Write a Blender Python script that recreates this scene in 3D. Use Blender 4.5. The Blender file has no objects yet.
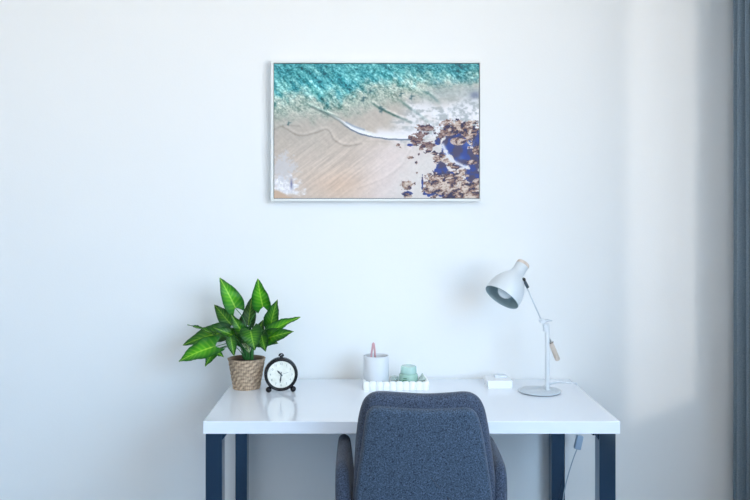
import bpy, bmesh, math, random
import numpy as np
from mathutils import Vector, Matrix

random.seed(7)
C = bpy.context.scene.collection
PI = math.pi

# ------------------------------------------------------------------ camera geometry
CAMZ, FPX, VX, VY = 1.37, 834.0, 364.0, 206.0   # eye height, focal in px, vanishing point


def at(px, py, Y):
    """world point at depth Y that the lens sees at this place of the photograph"""
    return Vector(((px - VX) * Y / FPX, Y, CAMZ - (py - VY) * Y / FPX))


def lin(r, g, b, a=1.0):
    f = lambda c: ((c / 255 + 0.055) / 1.055) ** 2.4 if c / 255 > 0.04045 else c / 255 / 12.92
    return (f(r), f(g), f(b), a)


# ------------------------------------------------------------------ materials
def mat(name, col, rough=0.5, metal=0.0, **kw):
    m = bpy.data.materials.new(name)
    m.use_nodes = True
    b = m.node_tree.nodes['Principled BSDF']
    b.inputs['Base Color'].default_value = col
    b.inputs['Roughness'].default_value = rough
    b.inputs['Metallic'].default_value = metal
    for k, v in kw.items():
        b.inputs[k.replace('_', ' ')].default_value = v
    return m


def add_noise(m, scale, c1=None, c2=None, bump=0.0, dist=0.001, detail=4, stretch=(1, 1, 1), lo=0.35, hi=0.65, rough=0.6):
    nt = m.node_tree
    N, L = nt.nodes, nt.links
    b = N['Principled BSDF']
    tc = N.new('ShaderNodeTexCoord')
    mp = N.new('ShaderNodeMapping')
    mp.inputs['Scale'].default_value = stretch
    L.new(tc.outputs['Object'], mp.inputs['Vector'])
    nz = N.new('ShaderNodeTexNoise')
    nz.inputs['Scale'].default_value = scale
    nz.inputs['Detail'].default_value = detail
    nz.inputs['Roughness'].default_value = rough
    L.new(mp.outputs['Vector'], nz.inputs['Vector'])
    if c1 is not None:
        cr = N.new('ShaderNodeValToRGB')
        cr.color_ramp.elements[0].position = lo
        cr.color_ramp.elements[1].position = hi
        cr.color_ramp.elements[0].color = c1
        cr.color_ramp.elements[1].color = c2
        L.new(nz.outputs['Fac'], cr.inputs['Fac'])
        L.new(cr.outputs['Color'], b.inputs['Base Color'])
    if bump:
        bp = N.new('ShaderNodeBump')
        bp.inputs['Strength'].default_value = bump
        bp.inputs['Distance'].default_value = dist
        L.new(nz.outputs['Fac'], bp.inputs['Height'])
        L.new(bp.outputs['Normal'], b.inputs['Normal'])
    return m


def vcol(m, attr='Col'):
    n = m.node_tree.nodes.new('ShaderNodeAttribute')
    n.attribute_name = attr
    m.node_tree.links.new(n.outputs['Color'], m.node_tree.nodes['Principled BSDF'].inputs['Base Color'])
    return m


M = {}
M['wall'] = add_noise(mat('wall_paint', (0.835, 0.85, 0.855, 1), 0.62), 150, bump=0.22, dist=0.0012, detail=2)
M['ceiling'] = mat('ceiling_paint', (0.87, 0.84, 0.79, 1), 0.8)
M['floor'] = add_noise(mat('carpet', (0.06, 0.09, 0.14, 1), 0.9), 60, (0.025, 0.062, 0.11, 1), (0.045, 0.10, 0.165, 1), bump=0.5, dist=0.003)
M['trim'] = mat('white_trim', (0.82, 0.83, 0.84, 1), 0.35)
M['outside'] = mat('window_frame_paint', (0.75, 0.76, 0.78, 1), 0.4)
M['desk'] = mat('white_lacquer', (0.79, 0.83, 0.90, 1), 0.09, Coat_Weight=0.15, Coat_Roughness=0.03)
M['steel'] = add_noise(mat('blued_steel', (0.17, 0.23, 0.30, 1), 0.12, 1.0), 9, bump=0.02, dist=0.002, stretch=(1, 1, .2))
M['fabric'] = add_noise(mat('heather_fabric', (0.06, 0.08, 0.13, 1), 0.92, Sheen_Weight=0.15, Sheen_Roughness=0.5), 330,
                        lin(20, 34, 50), lin(76, 95, 118), bump=0.9, dist=0.0012, detail=3, lo=0.36, hi=0.66)
M['fabric_dark'] = add_noise(mat('heather_fabric_edge', (0.06, 0.08, 0.13, 1), 0.92, Sheen_Weight=0.15, Sheen_Roughness=0.5), 330,
                             lin(18, 28, 44), lin(76, 89, 112), bump=0.9, dist=0.0012, detail=3, lo=0.36, hi=0.66)
M['black_metal'] = mat('black_metal', (0.006, 0.006, 0.009, 1), 0.25, 0.0, Specular_IOR_Level=0.35)
M['chair_metal'] = mat('chair_leg_metal', (0.02, 0.02, 0.025, 1), 0.4, 0.5)
M['lamp_white'] = mat('lamp_white_enamel', (0.66, 0.70, 0.735, 1), 0.32)
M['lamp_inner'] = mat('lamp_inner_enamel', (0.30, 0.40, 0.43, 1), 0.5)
M['chrome'] = mat('chrome', (0.45, 0.5, 0.55, 1), 0.22, 1.0)
M['fork'] = mat('dark_chrome', (0.10, 0.13, 0.16, 1), 0.3, 1.0)
M['base'] = mat('lamp_base_enamel', (0.56, 0.62, 0.68, 1), 0.3)
M['rubber'] = mat('rubber', (0.03, 0.035, 0.045, 1), 0.7)
M['rod'] = mat('rod_metal', (0.62, 0.66, 0.7, 1), 0.3, 0.5)
M['wood'] = add_noise(mat('pale_beech', (0.6, 0.5, 0.4, 1), 0.5), 40, lin(196, 180, 165), lin(222, 208, 196), stretch=(1, 1, .25))
M['bulb'] = mat('bulb_glass', (0.75, 0.82, 0.85, 1), 0.12, Coat_Weight=0.6)
M['ceramic'] = mat('white_ceramic', (0.84, 0.86, 0.88, 1), 0.35)
M['cup'] = mat('matt_white_ceramic', (0.67, 0.70, 0.735, 1), 0.55)
M['tray'] = mat('tray_white', (0.88, 0.90, 0.90, 1), 0.35)
M['pink'] = mat('rose_metal', lin(206, 160, 166), 0.35, 0.3)
M['green_glass'] = mat('frosted_green_glass', lin(196, 230, 222), 0.2, Transmission_Weight=0.35, IOR=1.3, Coat_Weight=0.4)
M['green_wax'] = mat('green_tinted_glass', lin(180, 218, 202), 0.2, Transmission_Weight=0.25, IOR=1.3, Coat_Weight=0.4)
M['label_green'] = mat('leaf_green_label', lin(70, 130, 95), 0.5)
M['stone'] = add_noise(mat('grey_green_stone', (0.4, 0.45, 0.42, 1), 0.4), 90, lin(120, 140, 132), lin(190, 204, 196), bump=0.2)
M['dish_glass'] = mat('clear_green_glass', lin(196, 220, 218), 0.1, Alpha=0.2)
M['box'] = mat('white_card', (0.88, 0.9, 0.92, 1), 0.5)
M['box_lid'] = mat('white_card_lid', (0.74, 0.78, 0.84, 1), 0.5)
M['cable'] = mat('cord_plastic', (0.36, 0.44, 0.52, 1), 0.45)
M['switch'] = mat('switch_plastic', lin(160, 184, 208), 0.4)
M['cable_white'] = mat('cord_plastic_pale', (0.74, 0.8, 0.86, 1), 0.45)
M['curtain'] = add_noise(mat('curtain_cloth', (0.10, 0.15, 0.2, 1), 0.9), 300, lin(116, 132, 144), lin(138, 154, 166), bump=0.3, dist=0.001)
M['frame'] = mat('picture_frame_white', (0.78, 0.80, 0.79, 1), 0.4)
M['dark_gap'] = mat('dark_backing', (0.05, 0.07, 0.08, 1), 0.7)  # dark board that shows as a thin line round the print
M['print'] = vcol(mat('printed_canvas', (1, 1, 1, 1), 0.55))
M['leaf'] = vcol(mat('leaf', (0.1, 0.4, 0.1, 1), 0.42, Specular_IOR_Level=0.3))
M['stem'] = mat('stem_green', lin(42, 110, 40), 0.45)
M['soil'] = add_noise(mat('soil', (0.02, 0.015, 0.01, 1), 0.9), 120, (0.01, 0.008, 0.006, 1), (0.05, 0.035, 0.02, 1), bump=1, dist=0.004)
M['straw'] = vcol(mat('woven_seagrass', (0.5, 0.4, 0.3, 1), 0.7))
M['clock_face'] = add_noise(mat('clock_paper', (0.8, 0.8, 0.72, 1), 0.5), 60, lin(226, 226, 214), lin(240, 240, 232))
M['ink'] = mat('ink', (0.05, 0.06, 0.07, 1), 0.6)
M['ink_pale'] = mat('ink_pale', (0.30, 0.32, 0.31, 1), 0.6)


# ------------------------------------------------------------------ mesh helpers
def obj(name, bm, m, parent=None, smooth=False, sub=0, angle=None):
    me = bpy.data.meshes.new(name)
    bm.normal_update()
    bm.to_mesh(me)
    bm.free()
    o = bpy.data.objects.new(name, me)
    C.objects.link(o)
    me.materials.append(m)
    if smooth:
        for p in me.polygons:
            p.use_smooth = True
        if angle:
            me.set_sharp_from_angle(angle=math.radians(angle))
    if sub:
        s = o.modifiers.new('sub', 'SUBSURF')
        s.levels = s.render_levels = sub
    if parent is not None:
        o.parent = parent
        o.matrix_parent_inverse = parent.matrix_basis.inverted()
    return o


def tag(o, label, cat, group=None, kind=None):
    o['label'] = label
    o['category'] = cat
    if group:
        o['group'] = group
    if kind:
        o['kind'] = kind
    return o


def thing(name, label, cat, loc=(0, 0, 0)):
    o = bpy.data.objects.new(name, None)
    C.objects.link(o)
    o.location = loc
    o.empty_display_size = 0.05
    return tag(o, label, cat)


def struct(o):
    o['kind'] = 'structure'
    return o


def box(x0, x1, y0, y1, z0, z1, bevel=0.0, seg=2, bm=None):
    b2 = bmesh.new()
    bmesh.ops.create_cube(b2, size=1)
    for v in b2.verts:
        v.co = Vector(((x0 + x1) / 2 + v.co.x * (x1 - x0), (y0 + y1) / 2 + v.co.y * (y1 - y0), (z0 + z1) / 2 + v.co.z * (z1 - z0)))
    if bevel:
        bmesh.ops.bevel(b2, geom=b2.edges[:], offset=bevel, segments=seg, profile=0.5, affect='EDGES')
    if bm is None:
        return b2
    me = bpy.data.meshes.new('tmp')
    b2.to_mesh(me)
    b2.free()
    bm.from_mesh(me)
    bpy.data.meshes.remove(me)
    return bm


def lathe(profile, seg=48, mtx=None, bm=None, closed=False):
    """profile = [(r, z)...] turned round the z axis"""
    bm = bm or bmesh.new()
    mtx = mtx or Matrix()
    rings = []
    for r, z in profile:
        if r < 1e-6:
            rings.append([bm.verts.new(mtx @ Vector((0, 0, z)))])
        else:
            rings.append([bm.verts.new(mtx @ Vector((r * math.cos(2 * PI * i / seg), r * math.sin(2 * PI * i / seg), z))) for i in range(seg)])
    pairs = list(zip(rings, rings[1:]))
    if closed:
        pairs.append((rings[-1], rings[0]))
    for a, b in pairs:
        for i in range(seg):
            j = (i + 1) % seg
            if len(a) == 1 and len(b) == 1:
                continue
            if len(a) == 1:
                bm.faces.new((a[0], b[j], b[i]))
            elif len(b) == 1:
                bm.faces.new((a[i], a[j], b[0]))
            else:
                bm.faces.new((a[i], a[j], b[j], b[i]))
    bmesh.ops.recalc_face_normals(bm, faces=bm.faces[:])
    return bm


def frame_to(d):
    d = d.normalized()
    return d.to_track_quat('Z', 'Y').to_matrix().to_4x4()


def tube(pts, r, seg=10, bm=None, caps=True):
    bm = bm or bmesh.new()
    pts = [Vector(p) for p in pts]
    rs = r if isinstance(r, (list, tuple)) else [r] * len(pts)
    rings = []
    up = None
    for i, p in enumerate(pts):
        d = (pts[min(i + 1, len(pts) - 1)] - pts[max(i - 1, 0)]).normalized()
        if up is None:
            up = Vector((0, 0, 1)) if abs(d.z) < 0.9 else Vector((1, 0, 0))
        s = d.cross(up).normalized()
        up = s.cross(d).normalized()
        rings.append([bm.verts.new(p + (s * math.cos(2 * PI * k / seg) + up * math.sin(2 * PI * k / seg)) * rs[i]) for k in range(seg)])
    for a, b in zip(rings, rings[1:]):
        for k in range(seg):
            bm.faces.new((a[k], a[(k + 1) % seg], b[(k + 1) % seg], b[k]))
    if caps:
        bm.faces.new(rings[0][::-1])
        bm.faces.new(rings[-1])
    bmesh.ops.recalc_face_normals(bm, faces=bm.faces[:])
    return bm


def spline(pts, n=8):
    """catmull-rom through the points"""
    P = [Vector(p) for p in pts]
    P = [2 * P[0] - P[1]] + P + [2 * P[-1] - P[-2]]
    out = []
    for i in range(1, len(P) - 2):
        for k in range(n):
            t = k / n
            a, b, c, d = P[i - 1], P[i], P[i + 1], P[i + 2]
            out.append(0.5 * ((2 * b) + (c - a) * t + (2 * a - 5 * b + 4 * c - d) * t * t + (3 * b - a - 3 * c + d) * t ** 3))
    out.append(P[-2])
    return out


def extrude_y(outline, y0, y1, bevel=0.0, seg=3):
    """outline [(x,z)] as a slab between y0 and y1"""
    bm = bmesh.new()
    a = [bm.verts.new((x, y0, z)) for x, z in outline]
    b = [bm.verts.new((x, y1, z)) for x, z in outline]
    n = len(a)
    bm.faces.new(a)
    bm.faces.new(b[::-1])
    side = []
    for i in range(n):
        side.append(bm.faces.new((a[i], b[i], b[(i + 1) % n], a[(i + 1) % n])))
    bmesh.ops.recalc_face_normals(bm, faces=bm.faces[:])
    if bevel:
        rim = [e for e in bm.edges if abs(e.verts[0].co.y - e.verts[1].co.y) < 1e-6]
        bmesh.ops.bevel(bm, geom=rim, offset=bevel, segments=seg, profile=0.5, affect='EDGES')
    return bm


# ------------------------------------------------------------------ room shell
XR, XL, YB, YF, ZC = 1.50, -2.45, 3.0, -2.2, 2.62
T = 0.16
struct(obj('wall_back', box(XL - T, XR + T, YB, YB + T, 0, ZC), M['wall']))
struct(obj('floor', box(XL - T, XR + T, YF - T, YB + T, -0.1, 0), M['floor']))
struct(obj('ceiling', box(XL - T, XR + T, YF - T, YB + T, ZC, ZC + 0.1), M['ceiling']))
struct(obj('wall_left', box(XL - T, XL, YF, YB, 0, ZC), M['wall']))
# right wall with its tall window opening
WY0, WY1, WZ0, WZ1 = -1.80, 1.45, 0.80, 2.50
bm = box(XR, XR + T, YF, WY0, 0, ZC)
box(XR, XR + T, WY1, YB, 0, ZC, bm=bm)
box(XR, XR + T, WY0, WY1, 0, WZ0, bm=bm)
box(XR, XR + T, WY0, WY1, WZ1, ZC, bm=bm)
struct(obj('wall_right', bm, M['wall']))
struct(obj('wall_rear', box(XL - T, XR + T, YF - T, YF, 0, ZC), M['wall']))
struct(obj('baseboard_back', box(XL, XR, YB - 0.014, YB, 0, 0.09, 0.004), M['trim']))
struct(obj('baseboard_right', box(XR - 0.014, XR, YF, YB - 0.014, 0, 0.09, 0.004), M['trim']))
# window frames
bm = box(XR + 0.09, XR + 0.13, WY0, WY0 + 0.04, WZ0, WZ1)
box(XR + 0.09, XR + 0.13, WY1 - 0.04, WY1, WZ0, WZ1, bm=bm)
box(XR + 0.09, XR + 0.13, WY0 + 0.04, WY1 - 0.04, WZ0, WZ0 + 0.04, bm=bm)
box(XR + 0.09, XR + 0.13, WY0 + 0.04, WY1 - 0.04, WZ1 - 0.04, WZ1, bm=bm)
box(XR + 0.09, XR + 0.13, 0.32, 0.37, WZ0 + 0.04, WZ1 - 0.04, bm=bm)
struct(obj('window_1', bm, M['outside']))
# ------------------------------------------------------------------ curtain: pleats gathered in the corner beside the window
def curtain():
    bm = bmesh.new()
    ys = np.linspace(2.955, 2.50, 150)
    zs = np.linspace(0.02, ZC, 26)
    grid = []
    for z in zs:
        row = []
        for i, y in enumerate(ys):
            s = (2.955 - y) / 0.455
            amp = 0.038
            x = 1.338 - 0.004 * s + amp * math.sin(s * 2 * PI * 9.0 + 3.6 + 0.25 * math.sin(z * 1.3))
            x += 0.006 * math.sin(s * 31 + z * 0.9)
            row.append(bm.verts.new((x, y, z)))
        grid.append(row)
    for a, b in zip(grid, grid[1:]):
        for i in range(len(a) - 1):
            bm.faces.new((a[i], a[i + 1], b[i + 1], b[i]))
    o = obj('curtain', bm, M['curtain'], smooth=True)
    sol = o.modifiers.new('cloth', 'SOLIDIFY')
    sol.thickness = 0.004
    return tag(o, 'slate blue-grey pleated curtain hanging in the corner at the far right', 'curtain')


curtain()

# ------------------------------------------------------------------ desk
DX0, DX1, DY0, DY1, DZ = -0.463, 0.737, 2.40, 2.992, 0.75
desk = thing('desk', 'glossy white desk with dark steel legs against the wall', 'desk', ((DX0 + DX1) / 2, 2.7, 0))
obj('desktop', box(DX0, DX1, DY0, DY1, DZ - 0.036, DZ, 0.0015), M['desk'], desk)


def leg(x0, x1, y0, y1):
    o = obj('leg', box(x0, x1, y0, y1, 0.0, DZ - 0.0362, 0.0012), M['steel'], desk)
    o['label'] = 'dark steel square leg'
    return o


leg(DX0 + 0.004, DX0 + 0.052, 2.415, 2.463)
leg(DX1 - 0.055, DX1 - 0.008, 2.415, 2.463)
leg(DX0 + 0.011, DX0 + 0.052, 2.93, 2.976)
leg(DX1 - 0.078, DX1 - 0.031, 2.93, 2.976)
for x0, x1 in ((DX0 + 0.008, DX0 + 0.048), (DX1 - 0.062, DX1 - 0.024)):
    obj('side_rail', box(x0, x1, 2.463, 2.93, DZ - 0.058, DZ - 0.0362, 0.001), M['steel'], desk)
    obj('foot_rail', box(x0, x1, 2.463, 2.93, 0.0, 0.03, 0.001), M['steel'], desk)
for x, s in ((DX0 + 0.052, 1), (DX1 - 0.055, -1)):
    bm = bmesh.new()
    t = DZ - 0.0362
    a = [(x, t), (x + s * 0.018, t), (x, t - 0.024)]
    lo = [bm.verts.new((p[0], 2.425, p[1])) for p in a]
    hi = [bm.verts.new((p[0], 2.455, p[1])) for p in a]
    bm.faces.new(lo)
    bm.faces.new(hi[::-1])
    for i in range(3):
        bm.faces.new((lo[i], hi[i], hi[(i + 1) % 3], lo[(i + 1) % 3]))
    bmesh.ops.recalc_face_normals(bm, faces=bm.faces[:])
    obj('corner_bracket', bm, M['steel'], desk)

# ------------------------------------------------------------------ chair
CX = 0.163
chair = thing('upholstered_chair', 'dark blue-grey fabric armchair pulled up to the white desk', 'chair', (CX, 2.3, 0))


def smooth_outline(pts, n=6):
    P = [Vector((x, z, 0)) for x, z in pts]
    out = []
    N_ = len(P)
    for i in range(N_):
        a, b, c, d = P[(i - 1) % N_], P[i], P[(i + 1) % N_], P[(i + 2) % N_]
        for k in range(n):
            t = k / n
            q = 0.5 * ((2 * b) + (c - a) * t + (2 * a - 5 * b + 4 * c - d) * t * t + (3 * b - a - 3 * c + d) * t ** 3)
            out.append((q.x, q.y))
    return out


def back_y(z):        # centre plane of the leaning back
    return 2.20 - (z - 0.60) * 0.16


def back_pad(pts, y_near, y_far, puff, m, name, rings=5):
    """soft pad: outline (x,z), rounded over its edge towards both faces"""
    out = smooth_outline(pts, 5)
    cx = sum(p[0] for p in out) / len(out)
    cz = sum(p[1] for p in out) / len(out)
    bm = bmesh.new()
    # inset by moving along the normal of the outline
    n = len(out)
    nor = []
    for i in range(n):
        x0, z0 = out[i - 1]
        x1, z1 = out[(i + 1) % n]
        t = Vector((x1 - x0, z1 - z0)).normalized()
        nn = Vector((t.y, -t.x))
        if nn.dot(Vector((out[i][0] - cx, out[i][1] - cz))) < 0:
            nn = -nn
        nor.append(nn)
    half = (y_far - y_near) / 2
    mid = (y_far + y_near) / 2
    R = min(half, puff)
    loops = []
    steps = [(-90 + 180 * k / (2 * rings)) for k in range(2 * rings + 1)]
    for a in steps:
        ins = R * (1 - math.cos(math.radians(a)))
        dy = math.sin(math.radians(a)) * half
        loops.append([(out[i][0] - nor[i].x * ins, mid + dy, out[i][1] - nor[i].y * ins) for i in range(n)])

    def mk(p):
        x, y, z = p
        bowl = 0.35 * (x - cx) ** 2      # slight wrap towards the desk
        return bm.verts.new((x, back_y(z) + y + bowl, z))
    vl = [[mk(p) for p in lp] for lp in loops]
    for a, b in zip(vl, vl[1:]):
        for i in range(n):
            j = (i + 1) % n
            bm.faces.new((a[i], a[j], b[j], b[i]))
    for lp, src in ((vl[0], loops[0]), (vl[-1], loops[-1])):
        prev = lp
        for f, pf in ((0.66, 1), (0.33, 1), (0.08, 1)):
            cur = [mk((cx + (p[0] - cx) * f, p[1], cz + (p[2] - cz) * f)) for p in src]
            for i in range(n):
                j = (i + 1) % n
                bm.faces.new((prev[i], prev[j], cur[j], cur[i]))
            prev = cur
        bm.faces.new(prev)
    bmesh.ops.recalc_face_normals(bm, faces=bm.faces[:])
    return obj(name, bm, m, chair, smooth=True)


def bp(px, py, off):
    Y = 2.18
    for _ in range(4):
        p = at(px, py, Y)
        Y = back_y(p.z) + off
    return (p.x, p.z)


# the outer cushion edge and the panel set into its rear
outer = [(372, 393.2), (381, 391.6), (400, 392.4), (426, 393.6), (450, 392.6), (464, 391.8), (473, 393.6), (480, 399), (485, 409), (488, 422),
         (491, 440), (494.5, 465), (498, 500), (500, 530), (500, 552), (490, 560), (426, 561), (360, 560), (350, 552), (350, 530), (352, 500),
         (354, 468), (355.5, 442), (358, 420), (361, 407), (365, 398.5)]
back_pad([bp(*p, 0.0275) for p in outer], 0.0, 0.055, 0.024, M['fabric_dark'], 'backrest')
inner = [(372, 408), (381, 407.2), (400, 408.6), (426, 409.6), (450, 409.0), (466, 408.6), (474, 411), (479, 418), (483, 432), (487, 455),
         (490.5, 478), (493.5, 500), (496, 530), (495, 548), (486, 553), (426, 554), (366, 553), (356, 548), (353, 530), (354.5, 500), (357.5, 474),
         (361, 450), (364, 428), (366.5, 415)]
back_pad([bp(*p, -0.008) for p in inner], -0.020, 0.022, 0.012, M['fabric'], 'back_panel')


def arm(side):
    """thin upholstered side panel, flat on top, rounded at its front"""
    xo = CX + (0.221 if side > 0 else -0.240)
    prof = [(2.215, 0.42), (2.215, 0.60), (2.225, 0.650), (2.25, 0.674), (2.30, 0.684), (2.38, 0.690), (2.46, 0.690), (2.515, 0.682),
            (2.545, 0.652), (2.555, 0.60), (2.54, 0.50), (2.52, 0.42), (2.46, 0.405), (2.28, 0.405)]
    out = smooth_outline(prof, 4)
    n = len(out)
    cy = sum(p[0] for p in out) / n
    cz = sum(p[1] for p in out) / n
    bm = bmesh.new()
    loops = []
    R = 0.017
    for k in range(9):
        a = math.radians(-90 + 180 * k / 8)
        ins = R * (1 - math.cos(a)) * 1.1
        lp = []
        for i, (y, z) in enumerate(out):
            t = Vector((out[(i + 1) % n][0] - out[i - 1][0], out[(i + 1) % n][1] - out[i - 1][1])).normalized()
            nn = Vector((t.y, -t.x))
            if nn.dot(Vector((y - cy, z - cz))) < 0:
                nn = -nn
            yy, zz = y - nn.x * ins, z - nn.y * ins
            curve = 0
            lp.append(bm.verts.new((xo - side * R + side * math.sin(a) * R - side * (0.03 * max(0, (0.60 - zz)) + 0.10 * (0.69 - zz) * (1 - math.sin(a)) / 2), yy, zz)))
        loops.append(lp)
    for a, b in zip(loops, loops[1:]):
        for i in range(n):
            j = (i + 1) % n
            bm.faces.new((a[i], a[j], b[j], b[i]))
    bm.faces.new(loops[0])
    bm.faces.new(loops[-1])
    bmesh.ops.recalc_face_normals(bm, faces=bm.faces[:])
    obj('armrest', bm, M['fabric_dark'], chair, smooth=True, angle=50)


arm(-1)
arm(1)
obj('seat', box(CX - 0.19, CX + 0.19, 2.235, 2.66, 0.40, 0.485, 0.03, 4), M['fabric'], chair, smooth=True)
for sx in (-1, 1):
    for yy, ye in ((2.30, 2.24), (2.58, 2.64)):
        obj('leg', tube([(CX + sx * 0.15, yy, 0.402), (CX + sx * 0.20, ye, 0.0)], [0.014, 0.010], 14), M['chair_metal'], chair, smooth=True, angle=50)

# ------------------------------------------------------------------ picture
FY = 2.968


def fbm(x, y, seed, octs=4, gain=0.5):
    def vn(x, y, s):
        xi, yi = np.floor(x).astype(np.int64), np.floor(y).astype(np.int64)
        xf, yf = x - xi, y - yi
        u, v = xf * xf * (3 - 2 * xf), yf * yf * (3 - 2 * yf)

        def h(a, b):
            n = (a * 374761393 + b * 668265263 + s * 974634777) & 0xffffffff
            n = ((n ^ (n >> 13)) * 1274126177) & 0xffffffff
            n = n ^ (n >> 16)
            return (n & 0xffff) / 65535.0
        return (h(xi, yi) * (1 - u) + h(xi + 1, yi) * u) * (1 - v) + (h(xi, yi + 1) * (1 - u) + h(xi + 1, yi + 1) * u) * v
    tot, amp, f, nrm = 0, 1, 1, 0
    for o in range(octs):
        tot = tot + amp * vn(x * f + 17.3 * o, y * f + 9.1 * o, seed + o)
        nrm += amp
        amp *= gain
        f *= 2.03
    return tot / nrm


def sstep(a, b, x):
    t = np.clip((x - a) / (b - a), 0, 1)
    return t * t * (3 - 2 * t)


def seg_dist(X, Y, pts):
    if len(pts) > 2:
        pts = [(q.x, q.y) for q in spline([(x, y, 0) for x, y in pts], 5)]
    d = np.full(X.shape, 1e9)
    along = np.zeros(X.shape)
    sgn = np.zeros(X.shape)
    n = len(pts) - 1
    for i in range(n):
        ax, ay = pts[i]
        bx, by = pts[i + 1]
        vx, vy = bx - ax, by - ay
        t = np.clip(((X - ax) * vx + (Y - ay) * vy) / (vx * vx + vy * vy), 0, 1)
        dx, dy = X - ax - t * vx, Y - ay - t * vy
        dd = np.hypot(dx, dy)
        m = dd < d
        d = np.where(m, dd, d)
        along = np.where(m, (i + t) / n, along)
        sgn = np.where(m, np.sign(vx * dy - vy * dx), sgn)   # + below a line drawn left to right
    return d, along, sgn


def beach(nx, ny):
    """aerial beach: colours in sRGB 0..255 over a 665 x 438 working frame"""
    U, V = np.meshgrid(np.linspace(0, 1, nx), np.linspace(0, 1, ny))
    X, Y = 28 + U * 665, 35 + V * 438            # Y grows downward

    def mix(a, b, t):
        t = t[..., None] if t.ndim == 2 else t
        return a * (1 - t) + b * t
    col = lambda *c: np.array(c, float)
    big = fbm(X / 90, Y / 90, 3, 4)
    mid = fbm(X / 22, Y / 22, 11, 4)
    fine = fbm(X / 6.0, Y / 6.0, 23, 3)
    # rotated coordinates: a runs down-right along the ripples, b across
    a = X * 0.72 + Y * 0.69
    b = -X * 0.69 + Y * 0.72
    rip = fbm(a / 34, b / 6, 31, 3)
    a2 = X * 0.80 - Y * 0.60                        # streak direction in the sand, up-right
    b2 = X * 0.60 + Y * 0.80
    streak = fbm(a2 / 75, b2 / 5.5, 41, 4)
    # sand
    sand = mix(col(184, 178, 170), col(208, 192, 180), sstep(150, 430, Y + 0.2 * X - 60 * big))
    sand = mix(sand, col(224, 210, 206), sstep(270, 430, X + 0.25 * (Y - 300)) * sstep(250, 330, Y))
    warm = np.exp(-(((X - 240) / 90) ** 2 + ((Y - 430) / 50) ** 2))
    sand = mix(sand, col(222, 186, 160), 0.45 * warm)
    sx = np.exp(-(((X - 200) / 190) ** 2 + ((Y - 360) / 110) ** 2))
    sand = sand + ((streak - 0.5) * 52 * sx)[..., None] * col(1, 0.97, 0.95)
    sand = sand + ((fine - 0.5) * 14)[..., None] + ((rip - .5) * 14 * (Y < 300))[..., None]
    c = sand
    # shallow wash over the sand at upper left and centre
    edge = np.interp(X, [28, 120, 200, 260, 330, 420, 560, 700], [225, 215, 215, 208, 190, 165, 150, 120])
    wash = 1 - sstep(-45, 25, Y - edge + 40 * (mid - 0.5))
    c = mix(c, col(164, 184, 172) + (mid[..., None] - 0.5) * 60, 0.8 * wash)
    edge2 = np.interp(X, [28, 120, 200, 260, 330, 420, 560, 700], [178, 150, 172, 160, 128, 108, 112, 104])
    tq = 1 - sstep(-60, 15, Y - edge2 + 70 * (mid - 0.5))
    teal = mix(col(40, 142, 154), col(128, 198, 196), sstep(0.3, 0.7, fbm(a / 40, b / 14, 51, 4)))
    teal = mix(teal, col(36, 132, 140), 0.6 * (1 - sstep(40, 110, Y)))
    teal = mix(teal, col(96, 196, 204), 0.35 * np.exp(-(((X - 330) / 110) ** 2 + ((Y - 80) / 50) ** 2)))
    c = mix(c, teal, 0.94 * tq)
    # sparkle of small ripples on the water
    sp = fbm(a / 9, b / 4.2, 61, 2)
    water = np.clip(wash * 0.75 + tq, 0, 1)
    c = c + ((sp - 0.5) * 120 * water + (fbm(X / 4.2, Y / 3.4, 67, 2) - 0.47) * 120 * water)[..., None] * col(1.0, 0.85, 0.82)
    band = fbm(a / 150, b / 15, 69, 3)
    c = c + ((band - 0.5) * 95 * water)[..., None] * col(1.1, 0.8, 0.75)
    # swell bands across the water
    for pts, w, dk, lt in ([[(70, 50), (120, 85), (160, 125), (205, 178)], 9, 34, 30], [[(215, 45), (245, 80), (262, 112)], 8, 26, 30],
                           [[(330, 40), (400, 80), (470, 120), (560, 165)], 8, 30, 28], [[(420, 55), (480, 88), (540, 105), (600, 112)], 7, 26, 14],
                           [[(430, 150), (470, 180), (510, 210), (548, 238)], 5, 96, 40],
                           [[(340, 160), (380, 185), (430, 208), (500, 236)], 4, 100, 36], [[(120, 160), (170, 185), (215, 203), (245, 215)], 4, 44, 40],
                           [[(500, 120), (540, 140), (562, 162)], 5, 80, 30]):
        d, al, sg = seg_dist(X + 6 * (mid - .5), Y + 6 * (mid - .5), pts)
        f = np.exp(-(d / w) ** 2) * np.sin(np.clip(al, 0.04, 0.96) * PI) ** 0.5
        c = c - (f * dk * (0.6 + 0.8 * fine))[..., None] * col(1.25, 0.8, 0.8)
        d2 = seg_dist(X, Y, [(x + w * 0.8, y - w * 1.3) for x, y in pts])[0]
        c = c + (np.exp(-(d2 / (w * 0.9)) ** 2) * np.sin(np.clip(al, 0.02, 0.98) * PI) * lt * (0.5 + fine))[..., None]
    # foam field at the right
    fo = sstep(400, 560, X + 130 * (big - 0.5) + 80 * (mid - .5) + 0.5 * (Y - 190)) * sstep(118, 190, Y + 0.12 * (X - 500) + 70 * (big - 0.5)) * (1 - sstep(262, 330, Y + 30 * (mid - .5)))
    fn = sstep(0.30, 0.62, fbm(X / 13, Y / 9, 71, 4))
    c = mix(c, mix(col(176, 184, 190), col(240, 240, 246), fn), 0.92 * fo)
    gr = sstep(480, 560, X) * np.exp(-((Y - 128 - 30 * (mid - .5)) / 34) ** 2)
    c = mix(c, col(170, 182, 184) + (fbm(X / 9, Y / 6, 77, 3)[..., None] - .5) * 60, 0.6 * gr)
    # breaking wave front
    front = [(150, 178), (200, 200), (240, 222), (275, 246), (320, 264), (370, 275), (420, 279), (470, 280)]
    d, al, sg = seg_dist(X, Y + 5 * (mid - 0.5), front)
    wf = np.interp(al, [0, 0.3, 0.45, 0.6, 0.8, 1], [3, 8, 17, 16, 12, 10])
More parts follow.
